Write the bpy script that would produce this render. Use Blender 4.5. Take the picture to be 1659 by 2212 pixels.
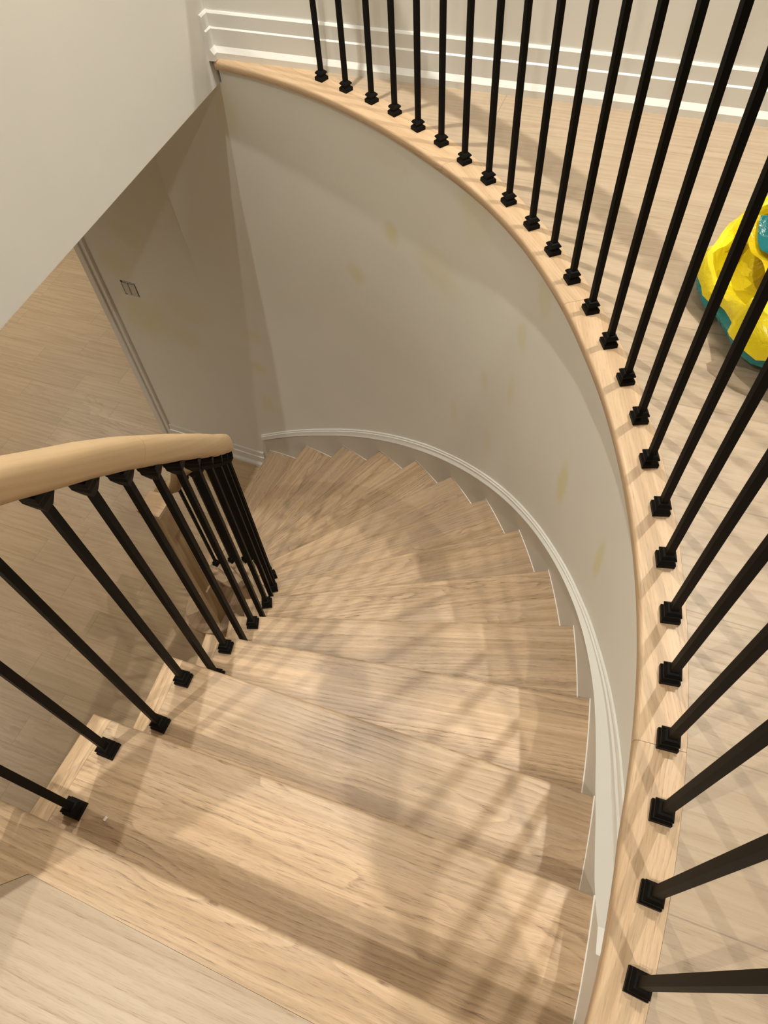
import bpy, bmesh, math, random
from mathutils import Vector, Matrix
for o in list(bpy.data.objects): bpy.data.objects.remove(o)
SC = bpy.context.scene
COL = SC.collection
random.seed(4)
PI = math.pi
def rad(d): return d * PI / 180

# ------------------------------------------------------------------ camera
cam = bpy.data.cameras.new('camera'); camo = bpy.data.objects.new('camera', cam); COL.objects.link(camo)
cam.sensor_fit = 'VERTICAL'; cam.sensor_height = 36.0; cam.lens = 1534 * 36.0 / 2212
cam.clip_start = 0.02
M = Matrix(((0.998580386, 0.0296527953, 0.0442484319),
            (0.0, 0.830714882, -0.556698109),
            (-0.0532654859, 0.555907813, 0.829535588)))
camo.matrix_world = Matrix.Translation((0, 0, 1.125)) @ M.to_4x4()
SC.camera = camo
# ------------------------------------------------------------------ world, lights, exposure
W = bpy.data.worlds.new('world'); SC.world = W; W.use_nodes = True
W.node_tree.nodes['Background'].inputs[0].default_value = (1.0, 0.93, 0.83, 1)
W.node_tree.nodes['Background'].inputs[1].default_value = 0.2
SC.view_settings.view_transform = 'Standard'; SC.view_settings.look = 'None'
SC.view_settings.gamma = 1.0; SC.view_settings.use_curve_mapping = False
SC.view_settings.exposure = -0.24
CEIL = 2.8
WARM = (1.0, 0.95, 0.85)
def lamp(name, x, y, z, power, size=0.045, color=WARM, spread=122):
    l = bpy.data.lights.new(name, 'AREA'); l.shape = 'DISK'; l.size = size; l.energy = power; l.color = color; l.spread = rad(spread)
    o = bpy.data.objects.new(name, l); o.location = (x, y, z); COL.objects.link(o); return o
LAMPS = [  # x, y, ceiling height, watts, label
    (-0.34, 2.08, CEIL, 34, 'recessed ceiling light over the far end of the stairwell'),
    (1.28, 1.56, CEIL, 32, 'recessed ceiling light over the upper floor beside the yellow vinyl ring'),
    (0.55, -0.96, CEIL, 24, 'recessed ceiling light over the landing to the right behind the railing'),
    (-1.47, -0.43, CEIL, 29, 'recessed ceiling light over the left end of the top landing'),
    (3.6, .9, CEIL, 8, 'extra unseen ceiling light adding ambient over the upper hall far from the stairs'),  # extra unseen lamp, placed by eye, adds ambient light
    (-3.2, 4.75, -0.095, 30, 'recessed ceiling light in the lower room past the wall end'),
    (-4.2, 1.8, -0.095, 38, 'unseen ceiling light added as fill in the lower room left of the stairs'),  # unseen lamp added as fill for the lower stairs and floor
]
for i, L in enumerate(LAMPS):
    lamp('downlight', L[0], L[1], L[2] - 0.022, L[3], spread=122 if L[2] > 1 else 160)

# ------------------------------------------------------------------ geometry constants (metres, z = 0 is the upper floor)
CX, CY = -1.6217, 0.8888          # centre of the curved stair
RIS = 0.18; NST = 13; ZF = -14 * RIS
def P(r, th): return (CX + r * math.cos(rad(th)), CY + r * math.sin(rad(th)))
def itp(x, t):
    if x <= t[0][0]: return t[0][1] + (x - t[0][0]) * (t[1][1] - t[0][1]) / (t[1][0] - t[0][0])
    for (a, b), (c, d) in zip(t, t[1:]):
        if x <= c: return b + (d - b) * (x - a) / (c - a)
    return t[-1][1] + (x - t[-1][0]) * (t[-1][1] - t[-2][1]) / (t[-1][0] - t[-2][0])
ROT = -20.2                        # the house's square directions are turned by this
E1 = Vector((math.cos(rad(ROT)), math.sin(rad(ROT)))); E2 = Vector((-E1.y, E1.x))
def uv(u, v): return (E1.x * u + E2.x * v, E1.y * u + E2.y * v)
def vec2(p): return Vector((p[0], p[1]))
OUT = [(2.060, -28.4), (2.039, -22.04), (2.038, -16.43), (2.046, -8.99), (2.052, -1.39), (2.055, 6.35), (2.056, 13.97),
       (2.055, 21.82), (2.054, 29.62), (2.055, 37.57), (2.056, 45.56), (2.057, 53.54), (2.058, 61.67), (2.060, 69.80)]
INN = [(1.116, -34.3), (1.095, -24.47), (1.083, -14.0), (1.080, -6.85), (1.076, 0.36)] + [(1.076, OUT[k][1] + 1.75) for k in range(5, 14)]

# ------------------------------------------------------------------ node materials
class NT:
    def __init__(s, name):
        s.m = bpy.data.materials.new(name); s.m.use_nodes = True; s.t = s.m.node_tree
        s.b = s.t.nodes['Principled BSDF']
    def n(s, typ, **k):
        q = s.t.nodes.new(typ)
        for a, b in k.items(): setattr(q, a, b)
        return q
    def put(s, sock, v):
        if isinstance(v, (int, float)): sock.default_value = v
        elif isinstance(v, (tuple, list)): sock.default_value = v
        else: s.t.links.new(v, sock)
    def math(s, op, a, b=0.0, c=None):
        q = s.n('ShaderNodeMath', operation=op); s.put(q.inputs[0], a); s.put(q.inputs[1], b)
        if c is not None: s.put(q.inputs[2], c)
        return q.outputs[0]
    def comb(s, x, y, z):
        q = s.n('ShaderNodeCombineXYZ'); s.put(q.inputs[0], x); s.put(q.inputs[1], y); s.put(q.inputs[2], z); return q.outputs[0]
    def sep(s, v):
        q = s.n('ShaderNodeSeparateXYZ'); s.put(q.inputs[0], v); return q.outputs
    def wn(s, v):
        q = s.n('ShaderNodeTexWhiteNoise', noise_dimensions='3D'); s.put(q.inputs['Vector'], v)
        return q.outputs['Value'], s.sep(q.outputs['Color'])
    def noise(s, v, scale, detail=2, rough=.5, dist=0):
        q = s.n('ShaderNodeTexNoise'); s.put(q.inputs['Vector'], v); q.inputs['Scale'].default_value = scale
        q.inputs['Detail'].default_value = detail; q.inputs['Roughness'].default_value = rough
        q.inputs['Distortion'].default_value = dist
        return q.outputs[0]
    def mapr(s, v, a, b, c=0.0, d=1.0):
        q = s.n('ShaderNodeMapRange'); q.interpolation_type = 'SMOOTHSTEP'
        for i, x in enumerate((v, a, b, c, d)): s.put(q.inputs[i], x)
        return q.outputs[0]
    def mix(s, f, a, b):
        q = s.n('ShaderNodeMix', data_type='RGBA'); s.put(q.inputs[0], f); s.put(q.inputs[6], a); s.put(q.inputs[7], b)
        return q.outputs[2]
    def bump(s, h, strength, dist=.001):
        q = s.n('ShaderNodeBump'); q.inputs['Strength'].default_value = strength; q.inputs['Distance'].default_value = dist
        s.put(q.inputs['Height'], h); s.t.links.new(q.outputs[0], s.b.inputs['Normal'])

def c4(c): return (c[0], c[1], c[2], 1.0)
def wood(name, light, dark, pore, w=0.09, L=None, off=0.0, rot=0.0, rough=0.42, seam=0.0, freq=110.0, vary=.10, ringamt=.55, tint=None, spec=.5):
    t = NT(name)
    tc = t.n('ShaderNodeTexCoord'); mp = t.n('ShaderNodeMapping'); t.put(mp.inputs[0], tc.outputs['Object'])
    mp.inputs['Rotation'].default_value = (0, 0, rad(rot))
    x, y, z = t.sep(mp.outputs[0])
    oi = t.n('ShaderNodeObjectInfo'); rnd = oi.outputs['Random']
    v = t.math('ADD', y, z)
    v0 = t.math('ADD', v, t.math('MULTIPLY', rnd, 0.0 if L else 0.37)) if not off else t.math('SUBTRACT', v, off)
    row = t.math('FLOOR', t.math('DIVIDE', v0, w))
    r1, _ = t.wn(t.comb(row, rnd, 3.1))
    if L:
        xx = t.math('ADD', x, t.math('MULTIPLY', r1, L))
        col = t.math('FLOOR', t.math('DIVIDE', xx, L))
    else:
        xx = x; col = 0.0
    idv = t.comb(row, col, rnd)
    a, (b, c, d) = t.wn(idv)
    fv = t.math('SUBTRACT', t.math('FRACT', t.math('DIVIDE', v0, w)), .5)
    # distorted growth rings around a tilted axis: straight grain and cathedrals
    wob = t.noise(t.comb(t.math('MULTIPLY', x, 2.3), t.math('MULTIPLY', v, 7.0), t.math('MULTIPLY', a, 31.0)), 1.0, 3, .55)
    wob2 = t.noise(t.comb(t.math('MULTIPLY', x, 9.0), t.math('MULTIPLY', v, 40.0), t.math('MULTIPLY', b, 17.0)), 1.0, 2, .5)
    yy = t.math('MULTIPLY', t.math('ADD', fv, t.math('SUBTRACT', t.math('MULTIPLY', b, 1.7), .85)), w * .9)
    dep = t.math('ADD', t.math('ADD', t.math('MULTIPLY', c, .03), .004),
                 t.math('ADD', t.math('MULTIPLY', t.math('MULTIPLY', x, t.math('SUBTRACT', d, .5)), .16),
                        t.math('MULTIPLY', t.math('SUBTRACT', wob, .5), .085)))
    rr = t.math('SQRT', t.math('ADD', t.math('MULTIPLY', yy, yy), t.math('MULTIPLY', dep, dep)))
    rr = t.math('ADD', rr, t.math('MULTIPLY', wob2, .0055))
    ph = t.math('FRACT', t.math('MULTIPLY', rr, freq))
    early = t.math('POWER', t.math('SUBTRACT', 1.0, ph), 2.2)       # porous early wood, sharp on one side
    edge = t.mapr(ph, 0.0, 0.10)
    ring = t.math('MULTIPLY', early, edge)
    patch = t.noise(t.comb(t.math('MULTIPLY', x, 5.0), t.math('MULTIPLY', v, 26.0), t.math('MULTIPLY', d, 23.0)), 1.0, 3, .6)
    ring = t.math('MULTIPLY', ring, t.mapr(patch, .32, .66, .22, 1.0))
    pn = t.noise(t.comb(t.math('MULTIPLY', x, 34.0), t.math('MULTIPLY', v, 760.0), t.math('MULTIPLY', a, 9.0)), 1.0, 2, .6)
    pores = t.mapr(pn, .50, .68)
    streak = t.noise(t.comb(t.math('MULTIPLY', x, 2.2), t.math('MULTIPLY', v, 55.0), t.math('MULTIPLY', c, 13.0)), 1.0, 3, .6)
    blot = t.noise(t.comb(t.math('MULTIPLY', x, 3.0), t.math('MULTIPLY', v, 7.0), t.math('MULTIPLY', d, 13.0)), 1.0, 2, .5)
    base = t.mix(t.mapr(streak, .36, .66), c4(light), c4(dark))
    if tint: base = t.mix(t.mapr(blot, .42, .75, 0, .7), base, c4(tint))
    ra = t.math('MULTIPLY', t.math('MULTIPLY', ring, t.math('ADD', .40, t.math('MULTIPLY', pores, .60))), ringamt)
    ra = t.math('ADD', ra, t.math('MULTIPLY', pores, .26 * ringamt))
    ra = t.math('MULTIPLY', ra, t.math('ADD', .65, t.math('MULTIPLY', c, .7)))
    colr = t.mix(ra, base, c4(pore))
    br = t.math('ADD', 1.0 - vary, t.math('MULTIPLY', a, 2 * vary))
    hs = t.n('ShaderNodeHueSaturation'); t.put(hs.inputs['Value'], br); t.put(hs.inputs['Color'], colr)
    hs.inputs['Hue'].default_value = .5
    out = hs.outputs[0]
    if seam > 0:
        ed = t.math('SUBTRACT', .5, t.math('ABSOLUTE', fv))
        s1 = t.mapr(t.math('MULTIPLY', ed, w), 0.0004, 0.0016, 1.0, 0.0)
        if L:
            fx = t.math('SUBTRACT', t.math('FRACT', t.math('DIVIDE', xx, L)), .5)
            ex = t.math('SUBTRACT', .5, t.math('ABSOLUTE', fx))
            s1 = t.math('MAXIMUM', s1, t.mapr(t.math('MULTIPLY', ex, L), 0.0004, 0.0018, 1.0, 0.0))
        out = t.mix(t.math('MULTIPLY', s1, seam), out, c4([q * .35 for q in pore]))
    t.put(t.b.inputs['Base Color'], out)
    t.put(t.b.inputs['Roughness'], t.math('ADD', rough, t.math('MULTIPLY', ring, .12)))
    t.b.inputs['Specular IOR Level'].default_value = spec
    t.bump(t.math('MULTIPLY', t.math('MULTIPLY', ring, pores), -1.0), .22, .0006)
    return t.m
def plain(name, col, rough=.5, metal=0, bump=0, bscale=300, spec=.5):
    t = NT(name); t.b.inputs['Base Color'].default_value = c4(col); t.b.inputs['Roughness'].default_value = rough
    t.b.inputs['Metallic'].default_value = metal; t.b.inputs['Specular IOR Level'].default_value = spec
    if bump:
        tc = t.n('ShaderNodeTexCoord'); t.bump(t.noise(tc.outputs['Object'], bscale, 2), bump, .0008)
    return t.m
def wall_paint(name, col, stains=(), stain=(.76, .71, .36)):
    t = NT(name); tc = t.n('ShaderNodeTexCoord')
    n1 = t.noise(tc.outputs['Object'], 2.3, 3); n2 = t.noise(tc.outputs['Object'], 14, 3)
    base = t.mix(t.mapr(n1, .35, .7, 0, .5), c4(col), c4([q * .94 for q in col]))
    if stains:
        u, v, _ = t.sep(tc.outputs['UV'])
        wb = t.math('MULTIPLY', t.math('SUBTRACT', n2, .5), .9)
        acc = 0.0
        for (su, sv, a, b, k) in stains:
            dx = t.math('DIVIDE', t.math('SUBTRACT', u, su), a); dy = t.math('DIVIDE', t.math('SUBTRACT', v, sv), b)
            q = t.math('ADD', t.math('SQRT', t.math('ADD', t.math('MULTIPLY', dx, dx), t.math('MULTIPLY', dy, dy))), wb)
            m = t.mapr(q, .35, 1.25, k, 0.0)
            acc = t.math('MAXIMUM', acc, m)
        base = t.mix(acc, base, c4(stain))
    t.put(t.b.inputs['Base Color'], base); t.b.inputs['Roughness'].default_value = .62
    t.b.inputs['Specular IOR Level'].default_value = .3
    t.bump(t.noise(tc.outputs['Object'], 260, 3), .18, .0006)
    return t.m

TREAD = wood('oak_tread', (.57, .405, .255), (.44, .305, .18), (.19, .115, .062), w=.085, rough=.38, vary=.13, tint=(.50, .37, .26), freq=112, ringamt=1.0)
TRIM = wood('oak_trim', (.57, .405, .25), (.50, .34, .20), (.27, .165, .09), w=.12, rough=.40, vary=.04, freq=150, ringamt=.75)
RAIL = wood('oak_rail', (.56, .40, .23), (.50, .345, .19), (.45, .29, .15), w=.2, rough=.5, vary=.03, freq=90, ringamt=.25)
FLOOR = wood('oak_floor', (.425, .33, .232), (.385, .293, .20), (.25, .172, .108), w=.2345, L=3.3, off=.426, rot=20.2, rough=.42, seam=.4, freq=62, vary=.05, ringamt=.75)
FLOORL = wood('oak_floor_lower', (.60, .445, .275), (.52, .375, .225), (.34, .23, .14), w=.162, L=.75, rot=20.2, rough=.45, seam=.4, freq=85, vary=.04, ringamt=.5)
STRING = wood('oak_stringer', (.52, .36, .20), (.46, .31, .165), (.33, .20, .105), w=.3, rough=.5, vary=.03, freq=80, ringamt=.3)
WALLC = (.85, .835, .765)
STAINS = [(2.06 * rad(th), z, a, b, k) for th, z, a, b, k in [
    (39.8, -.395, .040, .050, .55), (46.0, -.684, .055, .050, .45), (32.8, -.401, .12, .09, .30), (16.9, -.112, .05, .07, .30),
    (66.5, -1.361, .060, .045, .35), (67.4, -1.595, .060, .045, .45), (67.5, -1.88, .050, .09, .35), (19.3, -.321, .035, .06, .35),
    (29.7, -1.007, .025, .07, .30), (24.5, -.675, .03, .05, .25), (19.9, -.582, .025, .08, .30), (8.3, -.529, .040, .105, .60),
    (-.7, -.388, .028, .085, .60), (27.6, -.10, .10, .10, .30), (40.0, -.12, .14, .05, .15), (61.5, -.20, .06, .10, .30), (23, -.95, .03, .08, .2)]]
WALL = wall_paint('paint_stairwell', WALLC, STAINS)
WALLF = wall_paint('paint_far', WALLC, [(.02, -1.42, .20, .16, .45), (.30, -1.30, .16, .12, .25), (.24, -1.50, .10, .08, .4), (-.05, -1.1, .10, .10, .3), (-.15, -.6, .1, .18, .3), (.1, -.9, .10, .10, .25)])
WALLU = wall_paint('paint_upper', (.84, .82, .76))
WHITE = plain('white_trim_paint', (.80, .785, .74), .32, bump=.05)
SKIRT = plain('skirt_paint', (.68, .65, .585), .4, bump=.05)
CAULK = plain('caulk', (.85, .83, .78), .5)
BLACK = plain('black_iron', (.0030, .0022, .0016), .55, 0, spec=.12)
CEILM = plain('ceiling_paint', (.70, .68, .64), .8)
DARK = plain('dark_box', (.01, .012, .02), .5)
SWM = plain('switch_plastic', (.60, .57, .52), .35)
LIT = NT('lit_diffuser'); LIT.b.inputs['Emission Color'].default_value = (1, .85, .68, 1); LIT.b.inputs['Emission Strength'].default_value = 1.0
LIT.b.inputs['Base Color'].default_value = (.9, .85, .8, 1); LIT = LIT.m

# ------------------------------------------------------------------ mesh helpers
def obj(name, bm, mat, parent=None, smooth=None, mw=None):
    me = bpy.data.meshes.new(name); bm.normal_update(); bm.to_mesh(me); bm.free()
    me.materials.append(mat)
    if smooth:
        for p in me.polygons: p.use_smooth = True
        me.set_sharp_from_angle(angle=rad(smooth))
    o = bpy.data.objects.new(name, me); COL.objects.link(o)
    if parent is not None: o.parent = parent
    if mw is not None: o.matrix_local = mw
    return o
def tag(o, label, cat, group=None):
    o['label'] = label; o['category'] = cat
    if group: o['group'] = group
    return o
def struct(o): o['kind'] = 'structure'; return o
def empty(name, loc=(0, 0, 0), rz=0.0):
    o = bpy.data.objects.new(name, None); o.location = loc; o.rotation_euler = (0, 0, rz); o.empty_display_size = .05
    COL.objects.link(o); return o
def prism(bm, poly, z0, z1, bevel=0.0, seg=2, which=None):
    n = len(poly)
    area = sum(poly[i][0] * poly[(i + 1) % n][1] - poly[(i + 1) % n][0] * poly[i][1] for i in range(n))
    if area < 0: poly = poly[::-1]
    lo = [bm.verts.new((p[0], p[1], z0)) for p in poly]; hi = [bm.verts.new((p[0], p[1], z1)) for p in poly]
    bm.faces.new(lo[::-1]); bm.faces.new(hi)
    for i in range(n):
        bm.faces.new((lo[i], lo[(i + 1) % n], hi[(i + 1) % n], hi[i]))
    if bevel:
        es = []
        for i in range(n):
            j = (i + 1) % n
            if which is None or which(poly[i], poly[j]):
                for a, b in ((lo[i], lo[j]), (hi[i], hi[j])):
                    e = bm.edges.get((a, b))
                    if e: es.append(e)
        bmesh.ops.bevel(bm, geom=es, offset=bevel, segments=seg, profile=.5, affect='EDGES', clamp_overlap=True)
    return bm
def box(bm, x0, x1, y0, y1, z0, z1, mat=None):
    vs = [bm.verts.new(p) for p in [(x0, y0, z0), (x1, y0, z0), (x1, y1, z0), (x0, y1, z0), (x0, y0, z1), (x1, y0, z1), (x1, y1, z1), (x0, y1, z1)]]
    for f in [(3, 2, 1, 0), (4, 5, 6, 7), (0, 1, 5, 4), (1, 2, 6, 5), (2, 3, 7, 6), (3, 0, 4, 7)]: bm.faces.new([vs[i] for i in f])
    if mat: bmesh.ops.transform(bm, matrix=mat, verts=vs)
    return vs
def sweep(bm, frames, prof, closed=True, caps=True, uvs=None):
    """frames: list of (origin, right, up); prof: list of (a, b) ; skins the profile along the frames"""
    rings = []
    for (o, r, u) in frames:
        rings.append([bm.verts.new(o + r * a + u * b) for a, b in prof])
    n = len(prof)
    for A, B in zip(rings, rings[1:]):
        for i in range(n if closed else n - 1):
            j = (i + 1) % n
            bm.faces.new((A[i], A[j], B[j], B[i]))
    if caps and closed:
        bm.faces.new(rings[0][::-1]); bm.faces.new(rings[-1])
    bmesh.ops.recalc_face_normals(bm, faces=bm.faces[:])
    return rings
def stack_squares(bm, levels):
    """levels: (half width, z) square rings stacked"""
    rings = [[bm.verts.new((sx * h, sy * h, z)) for sx, sy in ((-1, -1), (1, -1), (1, 1), (-1, 1))] for h, z in levels]
    bm.faces.new(rings[0][::-1]); bm.faces.new(rings[-1])
    for A, B in zip(rings, rings[1:]):
        for i in range(4):
            j = (i + 1) % 4; bm.faces.new((A[i], A[j], B[j], B[i]))
def frame2(p, q):
    """matrix at midpoint of p-q with local x along p->q"""
    p = Vector(p); q = Vector(q); d = (q - p).normalized(); m = (p + q) / 2
    return Matrix(((d.x, -d.y, 0, m.x), (d.y, d.x, 0, m.y), (0, 0, 1, 0), (0, 0, 0, 1)))
def loc(mw, pts):
    i = mw.inverted(); return [tuple((i @ Vector((p[0], p[1], 0)))[:2]) for p in pts]

# ------------------------------------------------------------------ the setting
RIN = [(-29.5, 2.046), (-25, 2.041), (-20.3, 2.030), (-12, 2.031), (-1, 2.028), (4.4, 2.028), (8.4, 2.027), (12, 2.029), (19.5, 2.029), (24.6, 2.025), (28.6, 2.018),
       (32.4, 2.009), (38, 2.004), (44, 2.002), (50, 2.001), (56, 1.999), (61, 1.993)]
VB = 2.276                                                   # front plane of the upper back wall (house v)
LW0 = Vector((-0.655, 2.640)); LWD = Vector((-0.314, -0.949)).normalized()   # left wall line, towards the camera
def seam_pt(th):
    r = 2.108
    p = Vector(P(r, th))
    if p.dot(E2) > VB:
        a, b = 1.9, 2.108
        for _ in range(30):
            m = (a + b) / 2
            if Vector(P(m, th)).dot(E2) > VB: b = m
            else: a = m
        p = Vector(P(a, th))
    return (p.x, p.y)
wellc = [seam_pt(t) for t in [60.5 - 1.5 * i for i in range(60)]]      # 60.5 .. -28
# landing edge
N0 = Vector(P(*INN[0])); O0 = Vector(P(*OUT[0]))
dl = (N0 - O0).normalized(); nl = Vector((-dl.y, dl.x))              # dl points inwards to the left
if nl.y > 0: nl = -nl                                                # nl points back to the landing
SEAMW = 0.082
lwall_at = lambda y: LW0 + LWD * ((y - LW0.y) / LWD.y)
NEW = Vector((-0.725, 0.115))
# landing side edge runs from the newel to the left wall, square to the house
edgeR = N0.copy(); edgeL = edgeR - E1 * 0.80
well_poly_floor = wellc + [tuple(O0 + nl * SEAMW), (-0.578, 0.138), tuple(edgeR + Vector((0.02, -.16))), tuple(edgeL + Vector((0, -.10)))]
corner_top = uv(-1.53, 2.29)
def top_floor():
    bm = bmesh.new()
    lw_end = edgeL + Vector((-.02, -.10))
    poly = [corner_top] + well_poly_floor[:] + [tuple(Vector(lw_end)), uv(-2.4, -.6), uv(-2.4, -4.6), uv(6.6, -4.6), uv(6.6, 2.29)]
    vs = [bm.verts.new((p[0], p[1], 0)) for p in poly]
    f = bm.faces.new(vs); bm.normal_update()
    if f.normal.z < 0: f.normal_flip(); bm.normal_update()
    r = bmesh.ops.extrude_face_region(bm, geom=bm.faces[:])
    bmesh.ops.translate(bm, verts=[v for v in r['geom'] if isinstance(v, bmesh.types.BMVert)], vec=(0, 0, -.05))
    bmesh.ops.recalc_face_normals(bm, faces=bm.faces[:])
    return bm
struct(obj('floor', top_floor(), FLOOR))
bm = bmesh.new(); q = [uv(-7.5, -3.0), uv(.6, -3.0), uv(.6, 6.5), uv(-7.5, 6.5)]
prism(bm, q, ZF - .05, ZF); struct(obj('floor_lower', bm, FLOORL))

# curved wall (cylinder) and the straight far wall, with (arc length, height) UVs
def curved_wall(r0, r1, t0, t1, z0, z1, name, mat, step=1.0):
    bm = bmesh.new(); ul = bm.loops.layers.uv.new('uv')
    n = int((t1 - t0) / step)
    ths = [t0 + (t1 - t0) * i / n for i in range(n + 1)]
    for r, flip in ((r0, 0), (r1, 1)):
        rows = []
        for z_ in [z0, -1.45, -1.0, -.55, z1]:
            if flip: rr_ = [r] * len(ths)
            else:
                k_ = max(0, min(1, (z_ + 1.45) / .9)); rr_ = [r + (min(itp(t, RIN) + .033, r) - r) * k_ for t in ths]
            rows.append([bm.verts.new((*P(a_, t), z_)) for a_, t in zip(rr_, ths)])
        for lo, hi in zip(rows, rows[1:]):
            for i in range(n):
                f = bm.faces.new((lo[i], lo[i + 1], hi[i + 1], hi[i]) if flip else (lo[i + 1], lo[i], hi[i], hi[i + 1]))
                for l in f.loops:
                    th = math.degrees(math.atan2(l.vert.co.y - CY, l.vert.co.x - CX)); l[ul].uv = (2.06 * rad(th), l.vert.co.z)
        lo, hi = rows[0], rows[-1]
        if flip: out = (lo, hi); ro_ = rows
        else: inn = (lo, hi); ri_ = rows
    for i in range(n):
        bm.faces.new((inn[1][i], inn[1][i + 1], out[1][i + 1], out[1][i]))
    for e_ in (0, -1): bm.faces.new([q[e_] for q in ri_] + [q[e_] for q in ro_[::-1]])
    bmesh.ops.recalc_face_normals(bm, faces=bm.faces[:])
    return struct(obj(name, bm, mat, smooth=30))
TW = 72.4
curved_wall(2.062, 2.16, -44, 61.0, ZF, -.029, 'wall_curved', WALL)
curved_wall(2.062, 2.16, 61.0, TW, ZF, -.085, 'wall_curved_end', WALL)
T0 = Vector(P(2.062, TW)); Tend = Vector((-1.672, 3.137)); dT = (Tend - T0).normalized(); nT = Vector((dT.y, -dT.x))
if nT.dot(Vector((CX, CY)) - T0) < 0: nT = -nT                        # towards the stair
def wall_box(p, q, thick, z0, z1, name, mat, nrm):
    bm = bmesh.new(); ul = bm.loops.layers.uv.new('uv'); p = Vector(p); q = Vector(q)
    prism(bm, [tuple(p), tuple(q), tuple(q - nrm * thick), tuple(p - nrm * thick)], z0, z1)
    d = (q - p).normalized()
    for f in bm.faces:
        for l in f.loops: l[ul].uv = ((Vector(l.vert.co[:2]) - q).dot(-d) - .25, l.vert.co.z)
    return struct(obj(name, bm, mat))
wall_box(T0, Tend, .12, ZF, -.085, 'wall_far', WALLF, nT)
# upper walls
wall_box(uv(-1.62, VB + .014), uv(6.6, VB + .014), .12, -.03, CEIL, 'wall_back', WALLU, -E2)
lwn = Vector((-LWD.y, LWD.x));
if lwn.dot(E1) < 0: lwn = -lwn                                       # towards the right
LWE = LW0 + LWD * 7.4
LWS = LW0 - LWD * .08
wall_box(LWS, LWE, .10, -.085, CEIL, 'wall_left', WALLU, lwn)
wall_box(uv(6.6, -4.6), uv(6.6, 2.4), .1, 0, CEIL, 'wall_right', WALLU, -E1)
wall_box(uv(-2.9, -4.6), uv(6.6, -4.6), .1, 0, CEIL, 'wall_front', WALLU, E2)
bm = bmesh.new(); prism(bm, [uv(-3.2, -4.7), uv(6.7, -4.7), uv(6.7, 2.5), uv(-3.2, 2.5)], CEIL, CEIL + .1); struct(obj('ceiling', bm, CEILM))
# lower room shell
lwA = LW0 - lwn * .1
bm = bmesh.new()
prism(bm, [uv(-7.5, -3.0), tuple(LWE - lwn * .1), tuple(LWS - lwn * .1 - LWD * .05), uv(-1.70, 6.5), uv(-7.5, 6.5)], -.085, .0); struct(obj('ceiling_lower', bm, CEILM))
wall_box(uv(-7.5, -3.0), uv(-7.5, 6.5), .1, ZF, -.085, 'wall_lower_left', WALLU, E1)
wall_box(uv(-7.5, 6.5), uv(.6, 6.5), .1, ZF, -.085, 'wall_lower_back', WALLU, -E2)
wall_box(uv(-7.5, -3.0), uv(.6, -3.0), .1, ZF, -.085, 'wall_lower_front', WALLU, E2)
# the landing's underside and the wall beneath its edge
bm = bmesh.new()
a = edgeL + E1 * -.4
prism(bm, [tuple(N0 + nl * .06), tuple(O0 + nl * .06), tuple(O0 + nl * .16), tuple(N0 + nl * .16)], -.30, -.05); struct(obj('trim_1', bm, WALLU))
bm = bmesh.new()
prism(bm, [tuple(edgeR + Vector((0, -.06))), tuple(edgeL + Vector((-.3, .05))), tuple(edgeL + Vector((-.3, -.05))), tuple(edgeR + Vector((0, -.16)))], -.30, -.05); struct(obj('trim_2', bm, WALLU))

# baseboards: stepped profile (distance out from wall, height)
BPROF = [(0, 0), (.026, 0), (.026, .020), (.014, .036), (.014, .088), (.009, .092), (.009, .131), (.004, .137), (0, .137)]
def baseboard(p, q, nrm, z, name):
    bm = bmesh.new(); n3 = Vector((nrm.x, nrm.y, 0)); up = Vector((0, 0, 1))
    sweep(bm, [(Vector((p[0], p[1], z)), n3, up), (Vector((q[0], q[1], z)), n3, up)], BPROF)
    return struct(obj(name, bm, WHITE))
baseboard(uv(-1.60, VB + .014), uv(6.6, VB + .014), -E2, 0, 'baseboard_back')
bcorner = Vector(uv(-1.52, VB + .014))
baseboard(tuple(LW0 + LWD * .012), tuple(LW0 - LWD * .05), lwn, 0.002, 'baseboard_left')
baseboard(tuple(Vector(P(2.062, 71.2))), tuple(Tend - dT * .045), nT, ZF, 'baseboard_far')
# casing on the far wall end
bm = bmesh.new(); c0 = Tend - dT * .055; c1 = Tend + dT * .012
for a_, b_, t_ in ((0, .067, .014), (.030, .067, .024)):
    p0 = c0 + dT * a_; p1 = c0 + dT * b_
    prism(bm, [tuple(p0), tuple(p1), tuple(p1 + nT * t_), tuple(p0 + nT * t_)], ZF, -.086, .002, 1)
struct(obj('trim_3', bm, WHITE))

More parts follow.
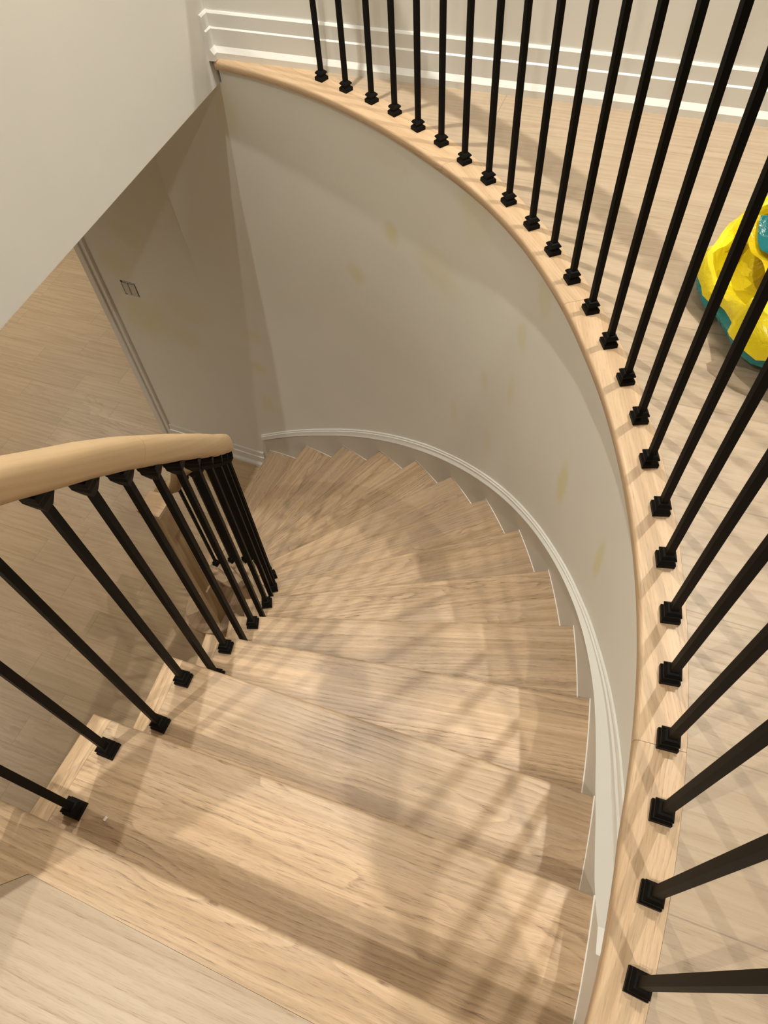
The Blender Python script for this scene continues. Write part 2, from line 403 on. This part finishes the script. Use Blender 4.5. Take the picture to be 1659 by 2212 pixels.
# oak edge board round the well, four straight-grained pieces mitred together
def half_round(r0, h):  # nosing profile, a outwards from r_in
    return [(0.0, -h * .5), (.001, -h * .28), (.004, -h * .1), (.010, 0), ]
def ring_board(t0, t1, name):
    n = max(4, int(abs(t1 - t0) / 1.0)); ths = [t0 + (t1 - t0) * i / n for i in range(n + 1)]
    A = P(2.07, t0); B = P(2.07, t1); mw = frame2(A, B); inv = mw.inverted()
    bm = bmesh.new(); rings = []
    for t in ths:
        r = itp(t, RIN[:]); o = Vector(seam_pt(t)); i = Vector(P(r, t)); d = (o - i).normalized(); L = (o - i).length - .0006
        prof = [(.005, -.027), (.0015, -.0255), (0, -.022), (0, -.0062), (.0012, -.0028), (.0036, -.0004), (.007, 0.0008), (L, 0.0008), (L, -.027)]
        rings.append([bm.verts.new(inv @ Vector((i.x + d.x * a, i.y + d.y * a, b))) for a, b in prof])
    m = len(rings[0])
    for Ra, Rb in zip(rings, rings[1:]):
        for k in range(m): bm.faces.new((Ra[k], Ra[(k + 1) % m], Rb[(k + 1) % m], Rb[k]))
    bm.faces.new(rings[0][::-1]); bm.faces.new(rings[-1])
    bmesh.ops.recalc_face_normals(bm, faces=bm.faces[:])
    o = obj(name, bm, TRIM, smooth=40, mw=mw); return struct(o)
for i, (a_, b_) in enumerate([(60.6, 31.01), (30.99, 12.41), (12.39, -16.29), (-16.31, -28.6)]):
    ring_board(a_, b_, 'trim_%d' % (4 + i))
# recess of underside shadow gap: wall top closes under the board
# landing nosing board
mw = frame2(tuple(N0), tuple(O0)); bm = bmesh.new()
g = -nl * .0
pl = [N0 - dl * -.0, O0, O0 + nl * SEAMW, Vector((-.578, .138)) + Vector((.0, .0))]
pl = [tuple(N0 + dl * .9 * 0), tuple(O0), tuple(O0 + nl * (SEAMW - .0006)), (-.5785, .1385), tuple(edgeR + Vector((.02, -.1594)))]
e0 = Vector((N0.x, N0.y)); e1_ = Vector((O0.x, O0.y))
def front_edge(a, b, A=None, B=None):
    def near(p, q): return (Vector(p) - Vector(q)).length < 1e-3
    return lambda u, v: (near(u, a) and near(v, b)) or (near(u, b) and near(v, a))
lp = loc(mw, pl)
prism(bm, lp, -.027, .0008, .009, 3, front_edge(lp[0], lp[1])); struct(obj('trim_8', bm, TREAD, mw=mw, smooth=40))
mw = frame2(tuple(edgeR), tuple(edgeL)); bm = bmesh.new()
pl = [tuple(N0 + dl * 0.001), tuple(edgeR + Vector((.0205, -.1594))), tuple(edgeL + Vector((0, -.0994))), tuple(edgeL + Vector((0.0, .0)))]
lp = loc(mw, pl)
prism(bm, lp, -.027, .0008, .009, 3, front_edge(lp[0], lp[3])); struct(obj('trim_9', bm, TREAD, mw=mw, smooth=40))

# ------------------------------------------------------------------ staircase
ST = empty('staircase', (CX, CY, ZF)); tag(ST, 'curved oak staircase winding down to the lower floor along the curved wall', 'staircase')
INVST = Matrix.Translation((-CX, -CY, -ZF))
def add_st(name, bm, mat, mw=Matrix(), smooth=None): return obj(name, bm, mat, ST, smooth, INVST @ mw)
def polar(p): d = Vector(p) - Vector((CX, CY)); return d.length, math.degrees(math.atan2(d.y, d.x))
def arc_pts(p, q, n):
    r0, t0 = polar(p); r1, t1 = polar(q)
    return [P(r0 + (r1 - r0) * i / n, t0 + (t1 - t0) * i / n) for i in range(n + 1)]
IN = [Vector(P(*a)) for a in INN]; OU = [Vector(P(*a)) for a in OUT]
NRM = []
for k in range(14):
    d = (IN[k] - OU[k]).normalized(); n = Vector((-d.y, d.x))
    if n.dot(Vector((math.cos(rad(OUT[k][1] + 90)), math.sin(rad(OUT[k][1] + 90))))) < 0: n = -n
    NRM.append(n)                                                    # downhill
NOSE = .028; TH = .027; RET = .042
BN = Vector((-1.118, 1.735)); BR = .158                              # bull-nose end of the first step
for k in range(1, 14):
    z = -k * RIS
    bi = IN[k - 1] - NRM[k - 1] * NOSE; bo = OU[k - 1] - NRM[k - 1] * NOSE
    fi, fo = IN[k], OU[k]
    def shrink(p, q, s): return p + (q - p).normalized() * s          # along the edge towards q
    fs = shrink(fi, fo, RET); bs = shrink(bi, bo, RET)
    outer = arc_pts(fo, bo, 4)
    mw = Matrix.Translation((0, 0, z)) @ frame2(tuple(fi), tuple(fo))
    if k < 13:
        pl = [tuple(fs)] + outer + [tuple(bs)]
        lp = loc(mw, pl); bm = bmesh.new()
        prism(bm, lp, -TH, 0, .007, 3, front_edge(lp[0], lp[1])); add_st('tread', bm, TREAD, mw, 40)
        # return nosing, grain along its own length
        mr = Matrix.Translation((0, 0, z)) @ frame2(tuple(fi), tuple(bi))
        e = (fi - bi).normalized() * .0
        pl = [tuple(fi), tuple(fs + (fi - fs).normalized() * .0004), tuple(bs + (bi - bs).normalized() * .0004), tuple(bi)]
        # tail runs a little past the next riser, as the photo shows
        lp = loc(mr, pl); bm = bmesh.new()
        prism(bm, lp, -TH, 0, .007, 3, lambda u, v, a=lp: front_edge(a[0], a[1])(u, v) or front_edge(a[0], a[3])(u, v))
        add_st('return_nosing', bm, TREAD, mr, 40)
    else:
        # first step: bull-nose end sweeping round under the newel
        pts = [fo + (Vector((-1.262, 1.80)) - fo) * (i / 6) for i in range(7)]
        a0 = math.degrees(math.atan2(1.80 - BN.y, -1.262 - BN.x)); a0 = a0 + 360 if a0 < 0 else a0
        for i in range(1, 15):
            a_ = rad(a0 + (330 - a0) * i / 14); pts.append(BN + Vector((math.cos(a_), math.sin(a_))) * BR)
        pts += [Vector(P(1.125, a_)) for a_ in (49.0, 52.0, 55.0, 58.0, 60.5)]
        pts.append(bi + (bo - bi).normalized() * .05)
        pl = [tuple(p) for p in pts] + [tuple(p) for p in outer[::-1][:-1]]
        lp = loc(mw, pl); bm = bmesh.new()
        nfront = 20
        fr = [front_edge(lp[i], lp[i + 1]) for i in range(nfront)]
        prism(bm, lp, -TH, 0, .007, 3, lambda u, v: any(f(u, v) for f in fr)); add_st('tread', bm, TREAD, mw, 40)
        # curved riser below it
        bm = bmesh.new(); inset = []
        cen = Vector((-.95, 2.1))
        for p in pts[:-6]:
            inset.append(p)
        prev = None; ro = []
        for i, p in enumerate(inset):
            a_ = inset[max(0, i - 1)]; b_ = inset[min(len(inset) - 1, i + 1)]; t_ = (b_ - a_).normalized(); nn = Vector((-t_.y, t_.x))
            if nn.dot(Vector((-.95, 2.0)) - p) < 0: nn = -nn
            ro.append(p + nn * NOSE)
        ri = [p for p in ro]
        sweep(bm, [(Vector((p.x, p.y, ZF + .0)), Vector((0, 0, 1)), Vector((0, 0, 0))) for p in ro], [(0, 0), (RIS - TH, 0)], closed=False)
        add_st('riser', bm, STRING)
    # bead of caulk along the tread's wall end
    bm = bmesh.new()
    for a_, b_ in zip(outer, outer[1:]):
        pa, pb = Vector(a_), Vector(b_); na = (Vector((CX, CY)) - pa).normalized(); nb = (Vector((CX, CY)) - pb).normalized()
        prism(bm, [tuple(pa + na * .0008), tuple(pb + nb * .0008), tuple(pb - nb * .004), tuple(pa - na * .004)], z - .001, z + .0012)
    add_st('caulk_bead', bm, CAULK)
for k in range(0, 13):
    a_ = IN[k] - NRM[k] * NOSE; b_ = OU[k] - NRM[k] * NOSE
    a_ = a_ + (b_ - a_).normalized() * .03
    mw = Matrix.Translation((0, 0, -(k + 1) * RIS)) @ frame2(tuple(a_), tuple(b_)); L = (a_ - b_).length / 2
    bm = bmesh.new(); d = (mw.inverted() @ Vector((a_.x - NRM[k].x, a_.y - NRM[k].y, 0))).y; s = 1 if d > 0 else -1
    box(bm, -L, L, *sorted((0, s * .018)), -.004, RIS - TH + .0005); add_st('riser', bm, TREAD, mw)
# nosing height as functions of angle
zo = lambda th: itp(th, [(OUT[k][1], -k * RIS) for k in range(14)])
zi = lambda th: itp(th, [(INN[k][1], -k * RIS) for k in range(14)])
# inner stringer (curved oak face under the returns)
bm = bmesh.new(); fr = []
for i in range(0, 95):
    th = -33 + i * 1.0
    r = 1.112 if th > -14 else itp(th, [(-33, 1.112), (-24, 1.13), (-14, 1.112)])
    zt = zi(th) - RIS - .02; zb = max(zi(th) - .42, ZF) if th < 30 else ZF; zt = max(zt, ZF + .01)
    o = Vector((*P(r, th), 0)); o2 = Vector((*P(r + .03, th), 0))
    fr.append([bm.verts.new((o.x, o.y, zb)), bm.verts.new((o.x, o.y, min(zt + .03 * 0, -.03))), bm.verts.new((o2.x, o2.y, min(zt, -.03))), bm.verts.new((o2.x, o2.y, zb))])
for A_, B_ in zip(fr, fr[1:]):
    for i in range(4): bm.faces.new((A_[i], A_[(i + 1) % 4], B_[(i + 1) % 4], B_[i]))
bmesh.ops.recalc_face_normals(bm, faces=bm.faces[:]); add_st('stringer', bm, STRING, smooth=40)
# stepped carriage face: fills between the stringer and each tread so no gap shows
for k in range(1, 14):
    bm = bmesh.new(); t0 = INN[k - 1][1] - 1.2; t1 = INN[k][1] - 1.4
    n = 4; A_ = []
    for i in range(n + 1):
        th = t0 + (t1 - t0) * i / n
        r = 1.113 if th > -14 else itp(th, [(-33, 1.113), (-24, 1.131), (-14, 1.113)])
        A_.append([bm.verts.new((*P(r, th), -k * RIS - .19)), bm.verts.new((*P(r, th), -k * RIS - TH + .001)),
                   bm.verts.new((*P(r + .02, th), -k * RIS - TH + .001)), bm.verts.new((*P(r + .02, th), -k * RIS - .19))])
    for a_, b_ in zip(A_, A_[1:]):
        for i in range(4): bm.faces.new((a_[i], a_[(i + 1) % 4], b_[(i + 1) % 4], b_[i]))
    bm.faces.new(A_[0]); bm.faces.new(A_[-1][::-1]); bmesh.ops.recalc_face_normals(bm, faces=bm.faces[:])
    if k < 13: add_st('stringer', bm, STRING, smooth=40)
    else: bm.free()
# soffit under the flight
bm = bmesh.new(); fr = []
for i in range(0, 90):
    th = -30 + i; z = max(zo(th) - .33, ZF + .01)
    fr.append([bm.verts.new((*P(1.13, th), z)), bm.verts.new((*P(2.06, th), z)), bm.verts.new((*P(2.06, th), z - .012)), bm.verts.new((*P(1.13, th), z - .012))])
for A_, B_ in zip(fr, fr[1:]):
    for i in range(4): bm.faces.new((A_[i], A_[(i + 1) % 4], B_[(i + 1) % 4], B_[i]))
bmesh.ops.recalc_face_normals(bm, faces=bm.faces[:]); add_st('soffit', bm, CEILM, smooth=40)
# painted outer skirt and its stepped cap moulding
LIN = lambda th: -.72 - .0229 * (th + 1.4)
CB = [(-27, .225), (-25, .19), (-22.6, .138), (-20.3, .106), (-16.3, .088), (-13.3, .092), (-10, .102), (-4, .106), (4.4, .102), (16, .100), (37, .091), (57, .096), (70, .123)]
CT = [(-27, .285), (-25, .25), (-22.6, .205), (-18.5, .180), (-17, .166), (-11.3, .149), (-6, .131), (0, .123), (6, .124), (17, .134), (37, .135), (57, .141), (70.7, .166)]
bm = bmesh.new(); fr = []
ths = [-27.5 + i * 1.0 for i in range(98)] + [70.4]
for th in ths:
    zt = LIN(th) + itp(th, CB) + .002; zb = max(zo(th) - .30, ZF)
    zt = min(zt, -.030)
    rs = itp(th, [(a[1], a[0] + .0012) for a in OUT])
    fr.append([bm.verts.new((*P(rs, th), zb)), bm.verts.new((*P(rs, th), zt)), bm.verts.new((*P(2.0615, th), zt)), bm.verts.new((*P(2.0615, th), zb))])
for A_, B_ in zip(fr, fr[1:]):
    for i in range(4): bm.faces.new((A_[i], A_[(i + 1) % 4], B_[(i + 1) % 4], B_[i]))
bm.faces.new(fr[0]); bm.faces.new(fr[-1][::-1])
bmesh.ops.recalc_face_normals(bm, faces=bm.faces[:]); add_st('skirt_board', bm, SKIRT, smooth=40)
bm = bmesh.new(); fr = []
for th in [-24.7 + i * 1.0 for i in range(95)] + [70.5]:
    b0 = LIN(th) + itp(th, CB); t0 = LIN(th) + itp(th, CT); h = t0 - b0
    fl = lambda q: b0 + h * q
    rs = itp(th, [(a[1], a[0] + .0012) for a in OUT])
    prof = [(rs, b0 - .003), (rs - .0125, b0), (rs - .0135, b0 + .002), (2.0500, fl(.42)), (2.0505, fl(.70)), (2.0545, fl(.76)), (2.0550, fl(.93)), (2.0570, fl(1.0)), (2.0615, fl(1.0))]
    fr.append([bm.verts.new((*P(r, th), min(z, -.0285))) for r, z in prof])
m = len(fr[0])
for A_, B_ in zip(fr, fr[1:]):
    for i in range(m): bm.faces.new((A_[i], A_[(i + 1) % m], B_[(i + 1) % m], B_[i]))
bm.faces.new(fr[0]); bm.faces.new(fr[-1][::-1])
bmesh.ops.recalc_face_normals(bm, faces=bm.faces[:]); add_st('cap_moulding', bm, WHITE, smooth=25)

# ------------------------------------------------------------------ balusters
def shoe_bm(s=.0157):
    bm = bmesh.new(); stack_squares(bm, [(s, 0), (s, .0095), (s * .93, .0112), (s * .66, .0150), (s * .66, .0165), (s * .90, .0205), (s * .90, .0235), (s * .62, .0285), (.0064, .0300)])
    return bm
def bracket_bm():
    bm = bmesh.new(); stack_squares(bm, [(.0072, -.050), (.0085, -.047), (.0125, -.036), (.0160, -.026), (.0165, -.016), (.0178, -.012), (.0182, 0.0)])
    return bm
SHOE = obj('shoe', shoe_bm(), BLACK); BRK = obj('rail_bracket', bracket_bm(), BLACK)
bm = bmesh.new(); box(bm, -.00645, .00645, -.00645, .00645, 0, 1); SHAFT = obj('shaft', bm, BLACK)
for o in (SHOE, BRK, SHAFT): COL.objects.unlink(o)
def baluster(x, y, z, rz, h, label, group, bracket=True, slope=0.0):
    e = empty('baluster', (x, y, z), rz); tag(e, label, 'baluster', group)
    parts = [(SHAFT, (0, 0, .004), (1, 1, h - .004), 0), (SHOE, (0, 0, 0), (1, 1, 1), 0)]
    if bracket: parts.append((BRK, (0, 0, h + .004), (1, 1, 1), slope))
    for src, l, s, rx in parts:
        c = src.copy(); c.parent = e; c.location = l; c.scale = s; c.rotation_euler = (0, rx, 0); COL.objects.link(c)
    return e
ORD = ['first', 'second', 'third', 'fourth', 'fifth', 'sixth', 'seventh', 'eighth', 'ninth', 'tenth', 'eleventh', 'twelfth', 'thirteenth', 'fourteenth',
       'fifteenth', 'sixteenth', 'seventeenth', 'eighteenth', 'nineteenth', 'twentieth', 'twenty-first', 'twenty-second', 'twenty-third', 'twenty-fourth', 'twenty-fifth', 'twenty-sixth']
RB = [(2.074, 49.07), (2.071, 45.9), (2.074, 42.72), (2.075, 39.77), (2.070, 36.53), (2.072, 33.49), (2.071, 30.27), (2.074, 27.06), (2.071, 23.97), (2.074, 20.69),
      (2.076, 17.52), (2.076, 14.4), (2.078, 11.32), (2.080, 8.17), (2.083, 5.06), (2.083, 2.07), (2.079, -.98), (2.082, -4.06), (2.078, -7.09), (2.079, -10.08),
      (2.077, -13.09), (2.078, -16.03), (2.079, -19.02), (2.082, -22.1), (2.088, -25.06)]
GH = .875
for i, (r, th) in enumerate(RB):
    x, y = P(r, th)
    baluster(x, y, .0008, rad(th), GH, 'black square iron baluster on the curved oak floor edge, %s from the white wall' % ORD[i],
             'balusters round the upper floor edge', True)
# stair balusters
IB = [(1.186, -31.87, 1), (1.169, -26.62, 1), (1.147, -21.6, 2), (1.147, -16.38, 2), (1.147, -12.5, 3), (1.146, -8.67, 3), (1.148, -5.0, 4), (1.149, -1.16, 4)]
for k in range(5, 14):
    IB += [(1.148, INN[k][1] - 5.45, k), (1.148, INN[k][1] - 1.60, k)]
IB = IB[:-1]
RBOT = [(-40, .80), (-33, .655), (-27, .556), (-19.5, .424), (-17.5, .390), (-11.8, .284), (-8, .206), (-5, .139), (-1.1, .050), (4.3, -.078), (9.3, -.200), (60, -.200 - .0229 * 50.7), (64, -1.475), (70, -1.50)]
for r, th, k in IB:
    x, y = P(r, th); z = -k * RIS; rb = itp(th, RBOT)
    front = 'front' if abs(th - INN[k][1]) < 3.2 else 'back'
    rz = rad(th) if th > -20 else rad(-20.2)
    baluster(x, y, z, rz, rb - z - .002, 'black iron baluster at the %s of the %s stair tread down from the landing' % (front, ORD[k - 1]),
             'balusters down the inner side of the stairs', True, 0)

# ------------------------------------------------------------------ handrails
RP = []
for i in range(20):
    a_ = i / 20 * 2 * PI; c_, s_ = math.cos(a_), math.sin(a_)
    ex = .62
    RP.append((.029 * math.copysign(abs(c_) ** ex, c_), .0275 * math.copysign(abs(s_) ** ex, s_)))
def rail_mesh(pts, prof, name, mat, parent=None):
    bm = bmesh.new(); fr = []
    for i, p in enumerate(pts):
        a_ = pts[max(0, i - 1)]; b_ = pts[min(len(pts) - 1, i + 1)]; t_ = (b_ - a_).normalized()
        rt = t_.cross(Vector((0, 0, 1))).normalized(); up = rt.cross(t_).normalized(); fr.append((p, rt, up))
    sweep(bm, fr, prof)
    return obj(name, bm, mat, parent, 50)
def smooth_path(c, n=12):
    out = []
    for i in range(len(c) - 1):
        p0 = c[max(0, i - 1)]; p1 = c[i]; p2 = c[i + 1]; p3 = c[min(len(c) - 1, i + 2)]
        for j in range(n):
            t = j / n
            out.append(.5 * ((2 * p1) + (-p0 + p2) * t + (2 * p0 - 5 * p1 + 4 * p2 - p3) * t * t + (-p0 + 3 * p1 - 3 * p2 + p3) * t ** 3))
    out.append(c[-1]); return out
def ir(th): return itp(th, [(-40, 1.24), (-31.9, 1.186), (-26.6, 1.169), (-21.7, 1.148), (80, 1.148)])
path = []
for i in range(0, 240):
    th = -29 + i * .39
    if th > 59.5: break
    path.append(Vector((*P(ir(th), th), itp(th, RBOT) + .0275)))
HR = empty('handrail', (path[0].x, path[0].y, path[0].z)); tag(HR, 'rounded oak handrail curving down the inner side of the stairs', 'handrail')
inv = Matrix.Translation((-path[0].x, -path[0].y, -path[0].z))
cut = min(range(len(path)), key=lambda i: abs(polar(path[i][:2])[1] + 6.6))
start = [Vector((NEW.x, NEW.y, .775)), Vector((NEW.x + .02, NEW.y + .07, .70))]
end = smooth_path([path[-1], Vector((*P(1.150, 62.0), -1.435)), Vector((-1.118, 1.912, -1.463)), Vector((-1.150, 1.892, -1.466)), Vector((-1.166, 1.858, -1.467)), Vector((-1.160, 1.80, -1.467)), Vector((-1.125, 1.735, -1.467))], 6)
full1 = smooth_path([Vector((NEW.x + .015, NEW.y + .045, path[0].z + .03)), path[0]], 3)[:-1] + path[:cut + 1]
o1 = rail_mesh([p for p in full1], RP, 'rail_section', RAIL, HR); o1.matrix_local = inv
o2 = rail_mesh([path[cut] + (path[cut + 1] - path[cut]) * .06] + path[cut + 1:-1] + end, RP, 'rail_section', RAIL, HR); o2.matrix_local = inv
# guard rail over the curved edge (above the frame)
gp = [Vector((*P(2.078, 59.0 - i * 1.0), GH + .031)) for i in range(89)]
GR = rail_mesh(gp, RP, 'guard_handrail', RAIL); tag(GR, 'oak handrail on the black balusters round the curved floor edge', 'handrail')

# ------------------------------------------------------------------ newel posts
def newel(x, y, z, rz, h, s, label):
    e = empty('newel_post', (x, y, z), rz); tag(e, label, 'newel post')
    bm = bmesh.new(); t = s
    # post with a recessed panel on each face
    lv = [(t, 0), (t, .0)]
    z0, z1 = h * .30, h * .80; pw = t * .56
    for f in range(4):
        R_ = Matrix.Rotation(f * PI / 2, 4, 'Z')
        def V(a, b, dd=0): return bm.verts.new(R_ @ Vector((a, -t + dd, b)))
        o_ = [V(-t, 0), V(t, 0), V(t, h - .05), V(-t, h - .05)]; i_ = [V(-pw, z0), V(pw, z0), V(pw, z1), V(-pw, z1)]
        j_ = [V(-pw + .006, z0 + .006, .007), V(pw - .006, z0 + .006, .007), V(pw - .006, z1 - .006, .007), V(-pw + .006, z1 - .006, .007)]
        for k in range(4):
            m_ = (k + 1) % 4
            bm.faces.new((o_[k], o_[m_], i_[m_], i_[k])); bm.faces.new((i_[k], i_[m_], j_[m_], j_[k]))
        bm.faces.new(j_)
    bmesh.ops.remove_doubles(bm, verts=bm.verts[:], dist=1e-5); bmesh.ops.recalc_face_normals(bm, faces=bm.faces[:])
    # turn the board so the grain runs up: rotate mesh data, counter-rotate the object
    R = Matrix.Rotation(PI / 2, 4, 'Y'); bmesh.ops.transform(bm, matrix=R, verts=bm.verts[:])
    obj('post', bm, STRINGV, e, mw=R.inverted())
    bm = bmesh.new(); stack_squares(bm, [(t, h - .052), (t + .004, h - .046), (t + .004, h - .034), (t + .010, h - .026), (t + .010, h - .021), (t + .004, h - .018), (t + .012, h - .013), (t + .012, h - .004), (t + .007, h)])
    obj('cap', bm, TRIM, e)
    return e
STRINGV = wood('oak_newel', (.54, .38, .215), (.49, .335, .185), (.38, .24, .13), w=.2, rough=.45, vary=.03, freq=80, ringamt=.3)
newel(-1.094, 1.688, -13 * RIS, rad(ROT), 1.07, .043, 'square oak newel post with a flat cap at the foot of the stairs')
newel(NEW.x, NEW.y, 0.0008, rad(ROT), 1.06, .048, 'square oak newel post at the top left of the stairs')
gx, gy = P(2.085, -30.6)
newel(gx, gy, 0.0, rad(-30), 1.04, .045, 'square oak newel post at the landing end of the curved guard rail')

# ------------------------------------------------------------------ far wall switches (no plate yet)
swc = Vector((-1.458, 3.057)); 
swp = T0 + dT * (swc - T0).dot(dT)
SWE = empty('light_switch', (swp.x, swp.y, -1.245), math.atan2(nT.y, nT.x) - PI / 2); tag(SWE, 'two white rocker switches in an open wall box without a cover plate', 'light switch')
fw = 1 if (Matrix.Rotation(SWE.rotation_euler.z, 2) @ Vector((0, -1))).dot(nT) > 0 else -1
def yb(a, b): return tuple(sorted((a, b)))
bm = bmesh.new(); box(bm, -.046, .046, *yb(-.02, .0006), -.045, .045); obj('wall_box', bm, DARK, SWE)
for sx in (-.0235, .0185):
    bm = bmesh.new(); box(bm, sx - .0185, sx + .0185, *yb(0, .006), -.036, .036)
    bmesh.ops.bevel(bm, geom=bm.edges[:], offset=.0015, segments=1, affect='EDGES'); obj('rocker', bm, SWM, SWE)
for zz in (-.041, .041):
    bm = bmesh.new(); box(bm, -.044, .030, *yb(0, .002), zz - .003, zz + .003); obj('strap', bm, SWM, SWE)

# ------------------------------------------------------------------ yellow and teal vinyl ring on the upper floor
def vinyl(name, col):
    t = NT(name); tc = t.n('ShaderNodeTexCoord'); t.b.inputs['Base Color'].default_value = c4(col)
    t.b.inputs['Roughness'].default_value = .22
    n = t.noise(tc.outputs['Object'], 22, 4, .55, .8); t.bump(n, .5, .012); return t.m
YEL = vinyl('yellow_vinyl', (.83, .66, .012)); TEAL = vinyl('teal_vinyl', (.012, .25, .27))
BX, BY = 1.012, 1.275
BE = empty('inflatable_pool', (BX, BY, 0)); tag(BE, 'half-deflated yellow and teal vinyl paddling ring lying on the upper floor', 'inflatable')
def crump(p, s=1.0):
    x, y, z = p
    def w(f, ph):   # folded, crease-like waves
        return Vector((abs(math.sin(f * (x + .6 * y) + ph)) - abs(math.sin(f * 1.3 * (y - .5 * x) + 2 * ph)),
                       abs(math.sin(f * 1.1 * (y + .4 * z) + 1.7 + ph)) - abs(math.sin(f * .9 * (x - .7 * y) + .4)),
                       abs(math.sin(f * (.8 * x - y) + 2.9 + ph)) - abs(math.sin(f * 1.2 * (x + y) + 1.1 * ph))))
    n = (w(13.0, .7) * .011 + w(31.0, 2.1) * .0045 + w(67.0, .3) * .0015) * s
    return Vector(p) + n
def ringmesh(levels, name, mat, a0=0, a1=360, seg=72, sh=None, crumple=1.0):
    bm = bmesh.new(); rings = []
    n = seg if a1 - a0 >= 360 else int(seg * (a1 - a0) / 360) + 1
    for (r, z) in levels:
        row = []
        for i in range(n if a1 - a0 >= 360 else n + 1):
            a_ = rad(a0 + (a1 - a0) * i / n)
            k = 1 + .05 * math.sin(2 * a_ + .6) + .035 * math.sin(5 * a_ + 1) + .02 * math.sin(9 * a_)
            zz = z * (1 + .22 * math.sin(3 * a_ + 2.2) + .10 * math.sin(7 * a_))
            q = crump((r * k * .94 * math.cos(a_), r * k * .83 * math.sin(a_), zz), crumple * min(1, z / .03))
            q.z = max(q.z, .002); row.append(bm.verts.new(q))
        rings.append(row)
    full = a1 - a0 >= 360
    for A_, B_ in zip(rings, rings[1:]):
        for i in range(len(A_) if full else len(A_) - 1):
            j = (i + 1) % len(A_); bm.faces.new((A_[i], A_[j], B_[j], B_[i]))
    if full and levels[-1][0] < .1: bm.faces.new(rings[-1])
    bmesh.ops.recalc_face_normals(bm, faces=bm.faces[:])
    return obj(name, bm, mat, BE, 38)
ringmesh([(.30, .002), (.345, .012), (.372, .030), (.376, .045), (.368, .058), (.350, .066)], 'base_band', TEAL, crumple=.6)
ringmesh([(.362, .056), (.382, .072), (.378, .095), (.365, .108), (.350, .104), (.338, .082), (.328, .050), (.31, .030), (.28, .025), (.22, .022), (.16, .02), (.10, .02), (.05, .02)], 'tube', YEL)
YEL_SHADED = vinyl('yellow_vinyl_shaded', (.58, .44, .008))  # same yellow vinyl, darker: shade inside the bowl put into the colour
ringmesh([(.341, .088), (.336, .070), (.327, .050), (.31, .032), (.28, .028), (.22, .026), (.16, .024), (.10, .024), (.05, .024)], 'shaded_bowl', YEL_SHADED, crumple=1.4)
ringmesh([(.395, .070), (.392, .098), (.365, .122), (.330, .128), (.300, .116)], 'fold', YEL, 205, 262, 120, crumple=1.5)
def flap(name, mat, x0, y0, y1, zz):
    bm = bmesh.new(); nx, ny = 20, 14; g_ = {}
    for i in range(nx + 1):
        for j in range(ny + 1):
            u_ = i / nx; v_ = j / ny
            p = Vector((x0 + .022 * v_ * v_ * (1 - u_) + (.33 - x0) * u_, y0 + (y1 - y0) * v_, zz - .020 * math.sin(u_ * PI) + .012 * math.sin(v_ * 7 + u_ * 5)))
            g_[i, j] = bm.verts.new(p + (crump(p, 1.0) - p) * min(1.0, .35 + u_))
    for i in range(nx):
        for j in range(ny): bm.faces.new((g_[i, j], g_[i + 1, j], g_[i + 1, j + 1], g_[i, j + 1]))
    bmesh.ops.solidify(bm, geom=bm.faces[:], thickness=.003)
    return obj(name, bm, mat, BE, 45)
flap('flap_border', YEL, -.262, -.055, .175, .112)
flap('flap', TEAL, -.245, -.040, .160, .120)

# ------------------------------------------------------------------ small things
bm = bmesh.new(); box(bm, -.004, .004, -.0025, .0025, 0, .002)
cx_, cy_ = -.570, .246
bmesh.ops.bevel(bm, geom=bm.edges[:], offset=.0006, segments=1, affect='EDGES')
o = obj('wood_chip', bm, CAULK, mw=Matrix.Translation((cx_ + .012, cy_, -RIS)) @ Matrix.Rotation(1.0, 4, 'Z')); tag(o, 'tiny white chip lying on the first stair tread beside the back baluster', 'debris')

# ------------------------------------------------------------------ recessed light fittings
for (x, y, z, pw, lab) in LAMPS:
    e = empty('recessed_light', (x, y, z)); tag(e, lab, 'ceiling light')
    bm = bmesh.new(); n = 32; rg = [[bm.verts.new((r * math.cos(2 * PI * i / n), r * math.sin(2 * PI * i / n), zz)) for i in range(n)] for r, zz in ((.078, 0), (.076, -.006), (.060, -.008), (.058, -.003))]
    for A_, B_ in zip(rg, rg[1:]):
        for i in range(n): bm.faces.new((A_[i], A_[(i + 1) % n], B_[(i + 1) % n], B_[i]))
    bmesh.ops.recalc_face_normals(bm, faces=bm.faces[:]); obj('trim_ring', bm, WHITE, e, 40)
    bm = bmesh.new(); bm.faces.new([bm.verts.new((.058 * math.cos(2 * PI * i / n), -.058 * math.sin(2 * PI * i / n), -.003)) for i in range(n)]); obj('diffuser', bm, LIT, e)
for o in (SHOE, BRK, SHAFT): bpy.data.objects.remove(o)
